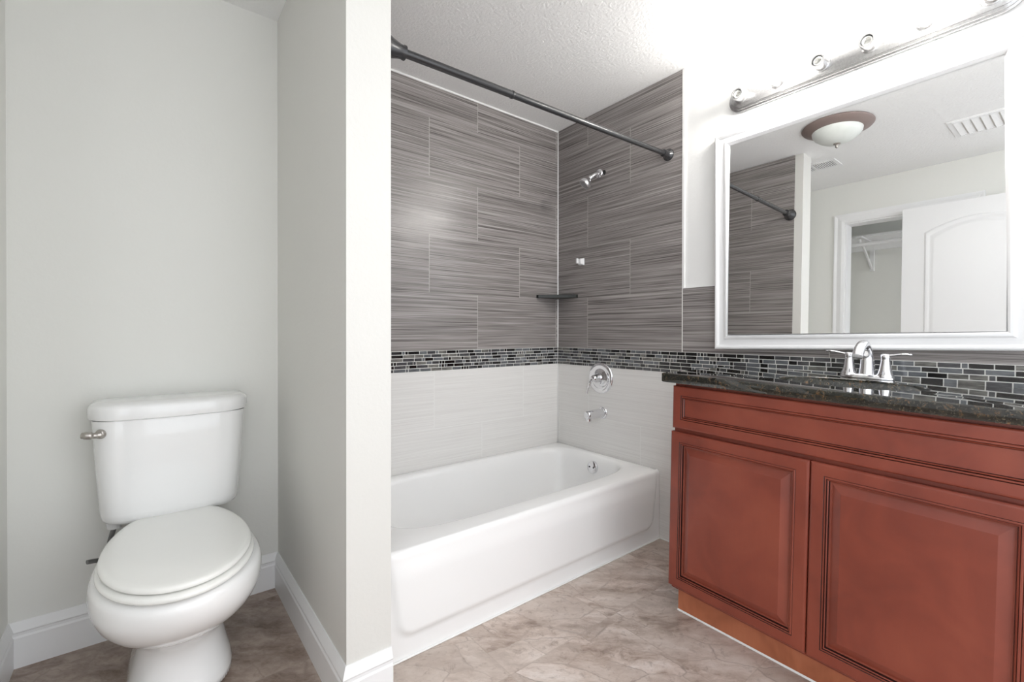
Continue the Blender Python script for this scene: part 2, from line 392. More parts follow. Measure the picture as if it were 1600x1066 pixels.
tag(finish(bm, 'closet_rod', M_TRIM, smooth=60), 'white round closet hanging rod reflected in the mirror', 'closet rod')

# panel leaf with arched panel
d1 = st_(bpy.data.objects.new('door_1', None), 'white moulded door with an arched panel, standing open over the closet'); COL.objects.link(d1)
d1.location = (XL+.06, .95, 0)
DY0, DY1, DX, DT, DZ0, DZ1 = .10, .95, XL+.045, .035, .01, 2.125
adopt(box('leaf', (DX, DY0, DZ0), (DX+DT, DY1, DZ1), M_TRIM, bevel=.002), d1)
def arched(y0, y1, z0, z1, rise, ins, n=20):
    y0 += ins; y1 -= ins; z0 += ins; z1 -= ins
    pts = [(y0, z0), (y1, z0)]
    for k in range(n+1):
        t = k/n; pts.append((y1+(y0-y1)*t, z1+rise*(1-(2*t-1)**2)))
    return pts
def moulding(name, y0, y1, z0, z1, rise):
    bm = bmesh.new()
    prof = [(0, .0), (.008, .006), (.016, .0065), (.026, .002), (.034, .002), (.045, .0055), (.058, .0055)]
    rings = [[Vector((DX+DT+h, y, z)) for y, z in arched(y0, y1, z0, z1, rise, i)] for i, h in prof]
    loft(bm, rings, True, False, True); return adopt(finish(bm, name, M_TRIM, smooth=30), d1)
moulding('raised_panel', DY0+.13, DY1-.13, 1.02, 1.925, .085)
moulding('raised_panel', DY0+.13, DY1-.13, .18, .86, 0)
bm = bmesh.new(); lathe(bm, (DX+DT, DY0+.06, .95), (1, 0, 0), [(0, .03), (.006, .03), (.008, .012), (.03, .012), (.04, .024), (.055, .026), (.064, .015)])
adopt(finish(bm, 'door_knob', M_NICKEL, smooth=40), d1)

# ------------------------------------------------------------ ceiling fittings (seen in the mirror)
LC = Vector((.87, 1.02, ZC))
t = thing('ceiling_light', 'flush ceiling light with rose-brown rim and frosted dome, reflected in the mirror', 'ceiling light', LC)
def on(bm, name, m, par, sm=60, **kw): return adopt(finish(bm, name, m, smooth=sm, **kw), par)
bm = bmesh.new(); lathe(bm, LC, (0, 0, -1), [(0, .120), (.002, .186), (.008, .190), (.016, .184), (.030, .150), (.036, .135), (.036, .110)], 64); on(bm, 'rim', M_RIM, t)
bm = bmesh.new(); lathe(bm, LC, (0, 0, -1), [(.034, .134), (.05, .131), (.07, .118), (.09, .094), (.105, .062), (.113, .03), (.115, .0)], 64); on(bm, 'glass_dome', M_DOME, t)
bm = bmesh.new(); lathe(bm, LC, (0, 0, -1), [(.112, .018), (.118, .020), (.122, .011), (.128, .007), (.134, .010), (.140, .006), (.143, .0)], 24); on(bm, 'finial', M_NICKEL, t)

t = thing('ceiling_register', 'small white ceiling air register near the partition, reflected in the mirror', 'vent', (.235, 1.3675, ZC))
bm = bmesh.new()
bx(bm, (.150, 1.21, ZC-.006), (.320, 1.235, ZC)); bx(bm, (.150, 1.50, ZC-.006), (.320, 1.525, ZC)); bx(bm, (.150, 1.235, ZC-.006), (.172, 1.50, ZC)); bx(bm, (.298, 1.235, ZC-.006), (.320, 1.50, ZC)); bx(bm, (.172, 1.36, ZC-.006), (.298, 1.375, ZC))
on(bm, 'frame', M_TRIM, t, 30)
bm = bmesh.new(); bx(bm, (.172, 1.235, ZC-.0015), (.298, 1.50, ZC-.0005)); on(bm, 'duct_opening', M_DARK, t, 30)
bm = bmesh.new()
for k in range(9):
    for a, b in ((1.237, 1.358), (1.377, 1.498)):
        y = a+(b-a)*(k+.5)/9
        bx(bm, (.172, y-.0045, ZC-.005), (.298, y+.0035, ZC-.003))
on(bm, 'louvre', M_TRIM, t, 30)
t = thing('return_grille', 'larger white slatted return grille in the ceiling, at the right of the mirror reflection', 'vent', (.29, .3, ZC))
bm = bmesh.new()
bx(bm, (.135, .565, ZC-.007), (.43, .59, ZC)); bx(bm, (.135, -.01, ZC-.007), (.43, .015, ZC)); bx(bm, (.135, .015, ZC-.012), (.16, .565, ZC)); bx(bm, (.405, .015, ZC-.012), (.43, .565, ZC))
on(bm, 'frame', M_TRIM, t, 30)
bm = bmesh.new(); bx(bm, (.16, .015, ZC-.002), (.405, .565, ZC-.0005)); on(bm, 'duct_opening', M_WALL, t, 30)
bm = bmesh.new()
for k in range(14):
    y = .02+k*.0395
    bm2 = [Vector((x, y+dy, ZC+dz)) for x in (.16, .405) for dy, dz in ((0, -.004), (.030, -.011), (.031, -.010), (.001, -.003))]
    loft(bm, [bm2[:4], bm2[4:]])
on(bm, 'slat', M_CEIL, t, 30)

# ------------------------------------------------------------ bathtub
def sq(cx, cy, hx, hy, n_, z, N=224, f=None):
    out = []
    for k in range(N):
        a = 2*pi*k/N; c, s = cos(a), sin(a)
        r = (abs(c)**n_+abs(s)**n_)**(-1/n_)
        # blend toward rectangle parametrisation
        out.append(Vector((cx+hx*r*c, cy+hy*r*s, z)))
    return out
TX0, TX1, TY0, TY1, TZ = XP2+.006, 2.140, 1.430, YB, .366
def tubmap(p):
    k = (p.x-TX0)/(TX1-TX0); p.x = TX0+k*(xr(p.y)-.0015-TX0); return p
tb = thing('bathtub', 'white alcove bathtub with embossed apron between partition and shower wall', 'bathtub', (1.35, 1.8, 0))
bm = bmesh.new()
TY1 -= .0015
cx, cy, hx, hy = (TX0+TX1)/2, (TY0+TY1)/2, (TX1-TX0)/2, (TY1-TY0)/2
rings = [sq(cx, cy, hx, hy, 40, TZ-.03), sq(cx, cy, hx-.001, hy-.001, 40, TZ-.009), sq(cx, cy, hx-.006, hy-.006, 40, TZ-.002), sq(cx, cy, hx-.014, hy-.014, 34, TZ)]
ix, iy = (.705+2.085)/2, (1.530+2.165)/2; jx, jy = (2.085-.705)/2, (2.165-1.530)/2
for t_, z, n_, sx0 in [(-.010, TZ, 5.0, 0), (-.003, TZ-.0012, 5.0, 0), (.004, TZ-.005, 4.9, 0), (.010, TZ-.013, 4.8, .003), (.015, TZ-.028, 4.7, .008), (.019, TZ-.05, 4.6, .02), (.026, TZ-.10, 4.4, .05), (.040, TZ-.18, 4.2, .10), (.058, TZ-.25, 4, .15), (.08, TZ-.285, 3.8, .19), (.12, TZ-.305, 3.5, .22), (.2, TZ-.312, 3, .2)]:
    rings.append(sq(ix+sx0/2, iy, jx-t_-sx0/2, jy-t_, n_, z))
rings.append(sq(ix+.1, iy, .25, .06, 2.5, TZ-.315))
for r in rings:
    for p in r: tubmap(p)
loft(bm, rings, True, False, True)
adopt(finish(bm, 'basin', M_TUB, smooth=60), tb)
# apron height field
bm = bmesh.new(); NX, NZ = 150, 60; grid = []
def rr(x, z, x0, x1, z0, z1, r):
    dx = max(x0+r-x, x-(x1-r), 0); dz = max(z0+r-z, z-(z1-r), 0); return r-math.hypot(dx, dz)
def ss(a, b, x): t_ = min(max((x-a)/(b-a), 0), 1); return t_*t_*(3-2*t_)
for i in range(NX+1):
    x = TX0+(TX1-TX0)*i/NX; row = []
    for k in range(NZ+1):
        z = (TZ-.004)*k/NZ
        flare = .05*ss(.30, .10, z)*0
        # panel narrows toward the floor: slanted ends
        sl = (.34-z)*.16
        d = rr(x, z, TX0+.028+sl, TX1-.028-sl, .075, .60, .055)
        prot = .015*ss(-.012, .020, d)*(1-.7*ss(.27, .355, z))
        y = TY0-prot
        if z > TZ-.022: y += .010*((z-(TZ-.022))/.018)**2*.8
        row.append(bm.verts.new(tubmap(Vector((x, y, z)))))
    grid.append(row)
for i in range(NX):
    for k in range(NZ): bm.faces.new((grid[i][k], grid[i+1][k], grid[i+1][k+1], grid[i][k+1]))
# give the apron a back so that it is a solid shell, and close the top roll onto the deck
bx(bm, (TX0, TY0+.03, 0), (TX1-.002, TY0+.034, TZ-.035))
top = [bm.verts.new(tubmap(Vector((TX0+(TX1-TX0)*i/NX, TY0+.014, TZ)))) for i in range(NX+1)]
for i in range(NX): bm.faces.new((grid[i][NZ], grid[i+1][NZ], top[i+1], top[i]))
adopt(finish(bm, 'apron', M_TUB, smooth=60), tb)
ov = Vector((2.062, 1.83, .300)); od = Vector((-1, 0, .16))
bm = bmesh.new(); lathe(bm, ov, od, [(-.02, .036), (.003, .036), (.007, .033), (.008, .0)], 40)
for s_ in (-1, 1):
    lathe(bm, ov+od.normalized()*.008+Vector((0, s_*.016, 0)), od, [(0, .0045), (.002, .0045), (.003, .001)], 12, 1)
on(bm, 'overflow_plate', [M_CHROME, M_DARK], tb)
bm = bmesh.new(); lathe(bm, (1.86, 1.845, TZ-.3145), (0, 0, 1), [(0, .034), (.004, .033), (.005, .022), (.002, .02), (.012, .016), (.014, .0)], 32); on(bm, 'drain', M_CHROME, tb)

# ------------------------------------------------------------ shower fittings on the right wall (local: -x is into the room)
def rw(off, y, z): return RW @ Vector((-off, y, z))
t = thing('shower_fixture', 'small chrome shower head on a short bent arm high on the grey tile', 'shower head', rw(0, 1.828, 2.05))
bm = bmesh.new(); tube(bm, smoothpath([rw(-.006, 1.828, 2.05), rw(.03, 1.83, 2.048), (rw(.06, 1.836, 2.036)), rw(.085, 1.845, 2.018)], 6), .0105, 20); on(bm, 'arm', M_CHROME, t)
bm = bmesh.new(); lathe(bm, rw(.028, 1.83, 2.047), rw(1, 0, 0)-rw(0, 0, 0), [(0, .0115), (.0, .026), (.004, .0285), (.009, .026), (.014, .012)], 36); on(bm, 'escutcheon', M_CHROME, t)
hd = (rw(.125, 1.872, 1.965)-rw(.085, 1.845, 2.018)).normalized(); hc = rw(.083, 1.844, 2.020)
bm = bmesh.new(); lathe(bm, hc, hd, [(-.006, .006), (-.002, .013), (.006, .0155), (.014, .012), (.020, .015), (.030, .025), (.044, .035), (.058, .039), (.066, .038), (.068, .034), (.066, .031)], 40); on(bm, 'head', M_CHROME, t)
bm = bmesh.new(); lathe(bm, hc+hd*.0655, hd, [(0, .031), (.0015, .031), (.0025, .018), (.0018, .012), (.003, .006), (.003, .0)], 32)
on(bm, 'spray_face', NT('grey_nozzle_face').set(Base_Color=(.35, .35, .36, 1), Roughness=.35, Metallic=.3), t)
bm = bmesh.new(); lathe(bm, rw(-.001, 1.822, 2.056), rw(1, 0, 0)-rw(0, 0, 0), [(0, .016), (.0015, .016), (.0016, .0)], 20); on(bm, 'wall_hole', M_DARK, t)

bm = bmesh.new()   # small white holder on the tile
P = [rw(o_, y_, z_) for o_, y_, z_ in [(0, 1.978, 1.520), (0, 2.018, 1.520), (0, 2.018, 1.565), (0, 1.978, 1.565), (.028, 1.984, 1.526), (.028, 2.012, 1.526), (.034, 2.014, 1.556), (.034, 1.982, 1.556)]]
vs = [bm.verts.new(p) for p in P]
for f_ in [(3, 2, 1, 0), (4, 5, 6, 7), (0, 1, 5, 4), (1, 2, 6, 5), (2, 3, 7, 6), (3, 0, 4, 7)]: bm.faces.new([vs[i] for i in f_])
prism(bm, [tuple((rw(.030, 2.000, 0))[:2]), tuple(rw(.030, 2.014, 0)[:2]), tuple(rw(.044, 2.012, 0)[:2]), tuple(rw(.044, 2.000, 0)[:2])], 1.530, 1.562)
tag(finish(bm, 'wall_hook', M_PLAST, bevel=.003), 'small white plastic holder on the grey tile below the shower head', 'hook')

# corner shelf
bm = bmesh.new(); ZS = 1.318; pts = [(xr(YB)+.002, YB)]
pts += [(xr(YB)-.192, YB), (xr(YB)-.192, YB-.018)]
for k in range(1, 12):
    a = k/12; pts.append((xr(YB)-.192+a*.172, YB-.018-a*.160-.018*sin(pi*a)*-1*.6))
pts += [(xr(YB)-.018, YB-.185), (xr(YB)+.001, YB-.185)]
prism(bm, pts, ZS, ZS+.021)
tag(finish(bm, 'corner_shelf', M_GRAND, bevel=.002), 'dark granite corner shelf in the tiled shower corner', 'shelf')

# tub valve and spout
t = thing('shower_valve', 'round chrome tub valve plate with a lever handle on the pale tile', 'faucet', rw(0, 1.842, .822))
dx = (RW.to_3x3() @ Vector((-1, 0, 0)))
vc = rw(0, 1.842, .822)
bm = bmesh.new(); lathe(bm, vc, dx, [(0, .094), (.004, .094), (.009, .088), (.011, .070), (.008, .064), (.008, .050), (.014, .044), (.018, .030)], 64); on(bm, 'plate', M_CHROME, t)
bm = bmesh.new(); lathe(bm, vc+dx*.016, dx, [(0, .026), (.022, .025), (.026, .022), (.046, .021), (.054, .019), (.060, .012), (.061, .0)], 40); on(bm, 'hub', M_CHROME, t)
bm = bmesh.new(); tube(bm, smoothpath([vc+dx*.060+Vector((0, 0, 0)), vc+dx*.074+Vector((0, .012, -.016)), vc+dx*.080+Vector((0, .026, -.050)), vc+dx*.084+Vector((0, .034, -.090))], 6), [.017]*6+[.014]*6+[.010]*7, 18, flat=.55); on(bm, 'lever', M_CHROME, t)
t = thing('tub_spout', 'chrome tub spout on the pale tile below the valve', 'spout', rw(0, 1.828, .610))
bm = bmesh.new(); lathe(bm, rw(0, 1.828, .612), dx, [(0, .036), (.004, .036), (.007, .031)], 36); on(bm, 'flange', M_CHROME, t)
bm = bmesh.new(); tube(bm, [rw(.004, 1.828, .612), rw(.04, 1.828, .612), rw(.09, 1.828, .612), rw(.128, 1.828, .611), rw(.139, 1.828, .6105), rw(.142, 1.828, .6105)], [.028, .0275, .0265, .0255, .0235, .018], 28); tube(bm, [rw(.122, 1.828, .606), rw(.122, 1.828, .578)], [.020, .018], 24); on(bm, 'body', M_CHROME, t)

# ------------------------------------------------------------ shower curtain rod
A = Vector((XP2+.006, 1.395, 2.008)); B = Vector((xr(1.378), 1.378, 2.027)); ax = (B-A).normalized(); Lr = (B-A).length
t = thing('shower_rod', 'black tension shower curtain rod spanning the tub opening', 'curtain rod', A)
bm = bmesh.new(); tube(bm, [A+ax*.02, A+ax*.52], .0138, 24); on(bm, 'outer_tube', M_BLACKM, t)
bm = bmesh.new(); tube(bm, [A+ax*.5, A+ax*(Lr-.02)], .0127, 24); on(bm, 'inner_tube', M_BLACKM, t)
bm = bmesh.new(); lathe(bm, A+ax*.514, ax, [(0, .0138), (.001, .0152), (.010, .0152), (.012, .0128)], 24); on(bm, 'collar', M_BLACKM, t)
cup = [(0, .040), (.004, .041), (.012, .038), (.03, .030), (.055, .023), (.066, .021), (.070, .023), (.076, .023), (.079, .014)]
bm = bmesh.new(); lathe(bm, A, ax, cup, 40); on(bm, 'end_cap', M_BLACKM, t)
bm = bmesh.new(); lathe(bm, B, -ax, [(0, .030), (.004, .031), (.010, .028), (.016, .020), (.030, .018), (.05, .018), (.052, .012)], 40); on(bm, 'end_cap', M_BLACKM, t)

# ------------------------------------------------------------ toilet
TC = .076
def egg(yf, yb, hw, z, yc=None, n=64, p=2.0, pb=2.0, cx=TC, cut=9.0):
    if yc is None: yc = yf+(yb-yf)*.48
    out = []
    for k in range(n):
        a = 2*pi*k/n; c, s = cos(a), sin(a); pw_ = p if c > 0 else pb
        x = hw*math.copysign(abs(s)**(2/pw_), s); yy = math.copysign(abs(c)**(2/pw_), c)
        out.append(Vector((cx+x, yc-(yc-yf)*yy if yy > 0 else min(yc+(yb-yc)*(-yy), cut), z)))
    return out
t = thing('toilet', 'white two-piece toilet with its lid down in the alcove left of the partition', 'toilet', (TC, 1.8, 0))
bm = bmesh.new()
loft(bm, [egg(1.630, 2.10, .142, 0, 1.83, p=2.6, pb=3, cx=TC+.010), egg(1.635, 2.10, .138, .03, 1.83, p=2.6, pb=3, cx=TC+.010), egg(1.655, 2.09, .121, .09, 1.83, p=2.4, pb=3, cx=TC+.010), egg(1.660, 2.09, .111, .15, 1.82, p=2.3, pb=3, cx=TC+.010),
          egg(1.635, 2.10, .116, .195, 1.80, p=2.2, pb=3, cx=TC+.010), egg(1.580, 2.11, .138, .23, 1.76, p=2.1, pb=2.6, cx=TC+.004), egg(1.500, 2.13, .172, .27, 1.73, p=2.1, pb=2.3, cx=TC+.004), egg(1.440, 2.14, .198, .315, 1.71, p=2.05, pb=2.1, cx=TC+.004),
          egg(1.410, 2.15, .210, .36, 1.70, p=2.05, pb=2.1, cx=TC+.004), egg(1.403, 2.16, .210, .395, 1.70, p=2.05, pb=2.1, cx=TC+.004), egg(1.407, 2.16, .206, .415, 1.70, p=2.05, pb=2.1, cx=TC+.004), egg(1.420, 2.155, .196, .424, 1.70, p=2.05, pb=2.1, cx=TC+.004), egg(1.45, 2.14, .165, .427, 1.70)])
adopt(finish(bm, 'bowl', M_PORC, smooth=180, subs=1), t)
bm = bmesh.new()
loft(bm, [egg(1.410, 2.055, .184, .4275, 1.69, cut=1.985), egg(1.402, 2.06, .190, .431, 1.69, cut=1.99), egg(1.400, 2.06, .192, .439, 1.69, cut=1.99), egg(1.404, 2.055, .188, .446, 1.69, cut=1.985), egg(1.42, 2.04, .176, .449, 1.69, cut=1.975)])
adopt(finish(bm, 'seat', M_SEAT, smooth=50, subs=1), t)
bm = bmesh.new()
loft(bm, [egg(1.420, 2.065, .177, .4495, 1.70, cut=1.997), egg(1.412, 2.073, .184, .452, 1.70, cut=2.003), egg(1.410, 2.075, .186, .459, 1.70, cut=2.005), egg(1.413, 2.073, .183, .4655, 1.70, cut=2.003), egg(1.424, 2.06, .172, .469, 1.70, cut=1.99), egg(1.50, 2.0, .12, .4705, 1.70, cut=1.95)])
adopt(finish(bm, 'lid', M_SEAT, smooth=50, subs=1), t)
for s_ in (-1, 1):
    bm = bmesh.new(); tube(bm, [(TC+s_*.045, 1.995, .443), (TC+s_*.105, 1.995, .443)], .012, 16)
    adopt(finish(bm, 'hinge', M_SEAT, smooth=50), t)
def rrect(cx, y0, y1, hw, z, r=.05, bow=0.0, n=12, back=0):
    pts = []
    for sx, sy, a0 in ((1, -1, -pi/2), (1, 1, 0), (-1, 1, pi/2), (-1, -1, pi)):
        rr_ = r if sy < 0 else max(.02, r*back)
        for k in range(n+1):
            a = a0+k/n*pi/2
            pts.append([cx+sx*(hw-rr_)+rr_*cos(a), (y0+rr_ if sy < 0 else y1-rr_)+rr_*sin(a)])
    out = []
    for x, y in pts:
        f_ = (y1-y)/(y1-y0); out.append(Vector((x, y-bow*f_*(1-((x-cx)/hw)**2), z)))
    # subdivide the front edge for the bow
    res = []
    for i, p in enumerate(out):
        q_ = out[(i+1) % len(out)]; res.append(p)
        if (q_-p).length > .1 and p.y < (y0+y1)/2 and q_.y < (y0+y1)/2:
            for k in range(1, 12):
                m = p.lerp(q_, k/12); m.y = y0-bow*(1-((m.x-cx)/hw)**2); res.append(m)
    return res
bm = bmesh.new(); yb_ = YT-.012
loft(bm, [rrect(TC, 2.04, yb_, .158, .449, .05, .012), rrect(TC, 2.022, yb_, .180, .4515, .055, .014), rrect(TC, 2.010, yb_, .192, .459, .06, .016), rrect(TC, 2.003, yb_, .198, .472, .06, .018), rrect(TC, 2.0, yb_, .201, .49, .06, .018), rrect(TC, 1.995, yb_, .210, .62, .06, .02), rrect(TC, 1.99, yb_, .218, .77, .06, .022), rrect(TC, 1.99, yb_, .220, .806, .06, .022)])
adopt(finish(bm, 'tank', M_PORC, smooth=50), t)
bm = bmesh.new()
loft(bm, [rrect(TC, 1.990, yb_+.004, .221, .806, .075, .028, back=.4), rrect(TC, 1.982, yb_+.006, .229, .811, .080, .030, back=.4), rrect(TC, 1.980, yb_+.006, .231, .825, .080, .030, back=.4), rrect(TC, 1.980, yb_+.006, .231, .846, .080, .030, back=.4), rrect(TC, 1.983, yb_+.005, .2285, .854, .078, .030, back=.4), rrect(TC, 1.990, yb_, .222, .860, .074, .029, back=.4), rrect(TC, 2.002, yb_-.01, .211, .8635, .068, .028, back=.4), rrect(TC, 2.02, yb_-.025, .195, .865, .06, .026, back=.4)])
adopt(finish(bm, 'tank_lid', M_PORC, smooth=50), t)
bm = bmesh.new(); hy_ = 1.992
lathe(bm, (-.118, hy_+.01, .768), (0, -1, 0), [(0, .015), (.016, .015), (.021, .012), (.022, 0)], 24)
tube(bm, smoothpath([(-.118, hy_-.012, .768), (-.130, hy_-.018, .768), (-.146, hy_-.020, .770), (-.164, hy_-.016, .772)], 5), [.012]*3+[.009]*5+[.012]*5+[.010]*2+[.005], 16)
adopt(finish(bm, 'flush_lever', M_NICKEL, smooth=60), t)
s2 = thing('stop_valve', 'small grey stop valve low on the wall behind the toilet, left of the bowl', 'valve', (-.10, YT, .30))
bm = bmesh.new(); lathe(bm, (-.088, 2.085, .4495), (0, 0, -1), [(0, .022), (.024, .020), (.026, .012)], 12); on(bm, 'coupling_nut', M_PLAST, t, 30)
bm = bmesh.new(); tube(bm, smoothpath([(-.088, 2.085, .43), (-.096, 2.09, .40), (-.102, 2.10, .36), (-.092, 2.11, .315)], 8), .0075, 14); on(bm, 'supply_hose', M_BRAID, t)
bm = bmesh.new(); tube(bm, [(-.092, YT-.001, .30), (-.092, 2.10, .30)], .009, 16); lathe(bm, (-.092, YT, .30), (0, -1, 0), [(0, .028), (.003, .027), (.006, .012)], 24)
on(bm, 'valve_body', M_BRAID, s2)
bm = bmesh.new(); tube(bm, [(-.095, 2.11, .302), (-.120, 2.10, .320), (-.158, 2.085, .328)], [.006, .012, .011], 14, flat=.6); on(bm, 'valve_handle', M_BRAID, s2)

# ------------------------------------------------------------ vanity (VAN local: x = -distance from wall, y along wall, z up)
van = thing('vanity_cabinet', 'cherry wood bathroom vanity with two raised-panel doors and a false drawer front', 'vanity', mat=VAN @ Matrix.Translation((0, .5, 0)))
VI = Matrix.Translation((0, -.5, 0))
def onv(bm, name, m, par=van, sm=None, bevel=0):
    o = finish(bm, name, m, smooth=sm, bevel=bevel, mat=VAN.copy()); return adopt(o, par)
def vbox(name, m, off0, off1, y0, y1, z0, z1, par=van, bevel=0):
    bm = bmesh.new(); bx(bm, (-off1, y0, z0), (-off0, y1, z1)); return onv(bm, name, m, par, bevel=bevel)
bm = bmesh.new()   # carcass as panels so that the sink hangs inside an open box
VY0, VY1 = .045, 1.000
bx(bm, (-.545, VY1-.018, .105), (-.004, VY1, .896)); bx(bm, (-.545, VY0, .105), (-.004, VY0+.018, .896))
bx(bm, (-.545, VY0+.018, .105), (-.004, VY1-.018, .123)); bx(bm, (-.018, VY0+.018, .123), (-.004, VY1-.018, .70))
bx(bm, (-.545, VY0+.018, .868), (-.525, VY1-.018, .896)); bx(bm, (-.545, VY0+.018, .70), (-.525, VY1-.018, .735)); bx(bm, (-.545, .51, .123), (-.525, .55, .70))
onv(bm, 'carcass', M_WOOD, bevel=.001)
bm = bmesh.new()   # toe kick scribed to the floor
def fz(y): return -ROLLV*(y-.5)+.0005
for a_, b_, o0, o1 in ((VY0, VY1+.004, .478, .490),):
    pts0 = [Vector((-o1, a_, fz(a_))), Vector((-o0, a_, fz(a_))), Vector((-o0, a_, .1045)), Vector((-o1, a_, .1045))]
    pts1 = [Vector((-o1, b_, fz(b_))), Vector((-o0, b_, fz(b_))), Vector((-o0, b_, .1045)), Vector((-o1, b_, .1045))]
    loft(bm, [pts0, pts1])
onv(bm, 'toe_kick', M_TOE)['label'] = 'unfinished orange-brown toe kick board'
bm = bmesh.new()
a_, b_ = VY0, VY1+.006
pts0 = [Vector((-.4905, a_, fz(a_))), Vector((-.4938, a_, fz(a_))), Vector((-.4905, a_, fz(a_)+.006))]; pts1 = [Vector((-.4905, b_, fz(b_))), Vector((-.4938, b_, fz(b_))), Vector((-.4905, b_, fz(b_)+.006))]
loft(bm, [pts0, pts1]); onv(bm, 'caulk_bead', M_CAULK)
def panel(name, y0, y1, z0, z1, prof, off=.5455):
    """prof: (inset, height, material of the ring ending here)"""
    bm = bmesh.new(); rings = []
    def ring(i, h): return [Vector((-off-h, a, b)) for a, b in ((y0+i, z0+i), (y1-i, z0+i), (y1-i, z1-i), (y0+i, z1-i))]
    R = [[bm.verts.new(p) for p in ring(i, h)] for i, h, m in prof]
    bm.faces.new(R[0][::-1])
    for (a, b, (i, h, m)) in zip(R, R[1:], prof[1:]):
        for k in range(4):
            j = (k+1) % 4; bm.faces.new((a[k], a[j], b[j], b[k])).material_index = m
    bm.faces.new(R[-1])
    return onv(bm, name, [M_WOOD, M_GLAZE])
DP = [(0, 0, 0), (0, .015, 0), (.003, .0185, 0), (.007, .0195, 0), (.036, .0195, 0), (.0375, .0180, 1), (.0395, .0195, 0), (.0425, .0195, 0), (.0440, .0165, 1), (.0460, .0180, 0), (.0480, .0160, 0), (.0500, .0095, 1),
      (.054, .0090, 0), (.0560, .0092, 0), (.079, .0182, 0), (.0800, .0183, 0)]
panel('door', .5315, 1.004, .120, .712, DP)
panel('door', .0570, .5285, .120, .712, DP)
FP = [(0, 0, 0), (0, .015, 0), (.003, .0185, 0), (.007, .0195, 0), (.034, .0195, 0), (.0355, .0175, 1), (.0375, .0195, 0), (.0410, .0195, 0), (.0425, .0160, 1), (.0445, .0180, 0), (.0465, .0155, 0), (.0480, .0125, 1), (.0500, .0125, 0)]
panel('drawer_front', .050, .9995, .726, .886, FP)

# countertop with an oval sink cut-out
ct = thing('countertop', 'polished dark granite countertop with an oval sink cut-out on the vanity', 'countertop', mat=VAN @ Matrix.Translation((-.29, .5, .915)))
ZT0, ZT1 = .8975, .9325; SC = (-.31, .515); SA, SB = .205, .150
bm = bmesh.new(); NE = 96
def rect_pt(a, e=0.0):
    x0, x1, y0, y1 = -.578+e, -.0025, -.01+e, 1.040-e
    c, s = cos(a), sin(a); t_ = 1e9
    if c > 1e-9: t_ = min(t_, (x1-SC[0])/c)
    if c < -1e-9: t_ = min(t_, (x0-SC[0])/c)
    if s > 1e-9: t_ = min(t_, (y1-SC[1])/s)
    if s < -1e-9: t_ = min(t_, (y0-SC[1])/s)
    return SC[0]+c*t_, SC[1]+s*t_
angs = [2*pi*k/NE for k in range(NE)]
for cx_c, cy_c in ((-.578, 1.04), (-.578, -.01), (-.0025, 1.04), (-.0025, -.01)):   # make sure the corners are sampled
    a = math.atan2(cy_c-SC[1], cx_c-SC[0]) % (2*pi); k = min(range(NE), key=lambda i: abs(angs[i]-a)); angs[k] = a
def rring(z, e): return [Vector((*rect_pt(a, e), z)) for a in angs]
def ering(z, e): return [Vector((SC[0]+(SB+e)*cos(a), SC[1]+(SA+e)*sin(a), z)) for a in angs]
R = loft(bm, [ering(ZT0, 0), rring(ZT0, .002), rring(ZT0+.003, 0), rring(ZT1-.003, 0), rring(ZT1, .003), ering(ZT1, .003), ering(ZT1-.003, 0), ering(ZT0, 0)], True, False, False)
bmesh.ops.remove_doubles(bm, verts=bm.verts, dist=1e-5)
onv(bm, 'slab', M_GRAN, ct, sm=40)
sk = thing('sink_basin', 'white oval undermount sink below the granite countertop', 'sink', mat=VAN @ Matrix.Translation((-.31, .515, .9)))
bm = bmesh.new()
rg = [ering(ZT0-.0005, .02), ering(ZT0-.0005, .004)]
for f_, z in ((.0, -.01), (-.008, -.04), (-.022, -.08), (-.045, -.11), (-.08, -.132), (-.12, -.142), (-.145, -.1445)):
    rg.append([Vector((SC[0]+(SB+f_)*cos(a), SC[1]+(SA+f_*1.2)*sin(a), ZT0+z)) for a in angs])
rg2 = [[v_+Vector((0, 0, -.008)) for v_ in r] for r in rg[::-1]]
loft(bm, rg+rg2, True, False, False); onv(bm, 'bowl', M_PORC, sk, sm=50)
bm = bmesh.new(); lathe(bm, (SC[0], SC[1], ZT0-.146), (0, 0, 1), [(0, .024), (.004, .024), (.005, .016), (.003, .0)], 24); onv(bm, 'drain', M_CHROME, sk, sm=50)

# faucet
fa = thing('bathroom_faucet', 'chrome two-handle centre-set faucet at the back of the granite countertop', 'faucet', mat=VAN @ Matrix.Translation((-.085, .523, ZT1)))
FX, FY, FZ = -.088, .523, ZT1+.0005
bm = bmesh.new()
def oval(hx_, hy_, z, n=48): return [Vector((FX+hx_*math.copysign(abs(cos(2*pi*k/n))**.8, cos(2*pi*k/n)), FY+hy_*math.copysign(abs(sin(2*pi*k/n))**.8, sin(2*pi*k/n)), z)) for k in range(n)]
loft(bm, [oval(.027, .080, FZ), oval(.028, .081, FZ+.004), oval(.026, .079, FZ+.012), oval(.020, .072, FZ+.016), oval(.010, .06, FZ+.0165)])
onv(bm, 'base_plate', M_CHROME, fa, sm=60)
bm = bmesh.new()
path = smoothpath([(FX+.004, FY, FZ+.010), (FX+.004, FY, FZ+.05), (FX-.002, FY, FZ+.090), (FX-.022, FY, FZ+.118), (FX-.052, FY, FZ+.122), (FX-.082, FY, FZ+.108), (FX-.104, FY, FZ+.082)], 6)
n_ = len(path); rad = [.026-.010*min(i/(n_*.45), 1)+.002*max(0, i/n_-.6) for i in range(n_)]
tube(bm, path, rad, 28); onv(bm, 'spout', M_CHROME, fa, sm=60)
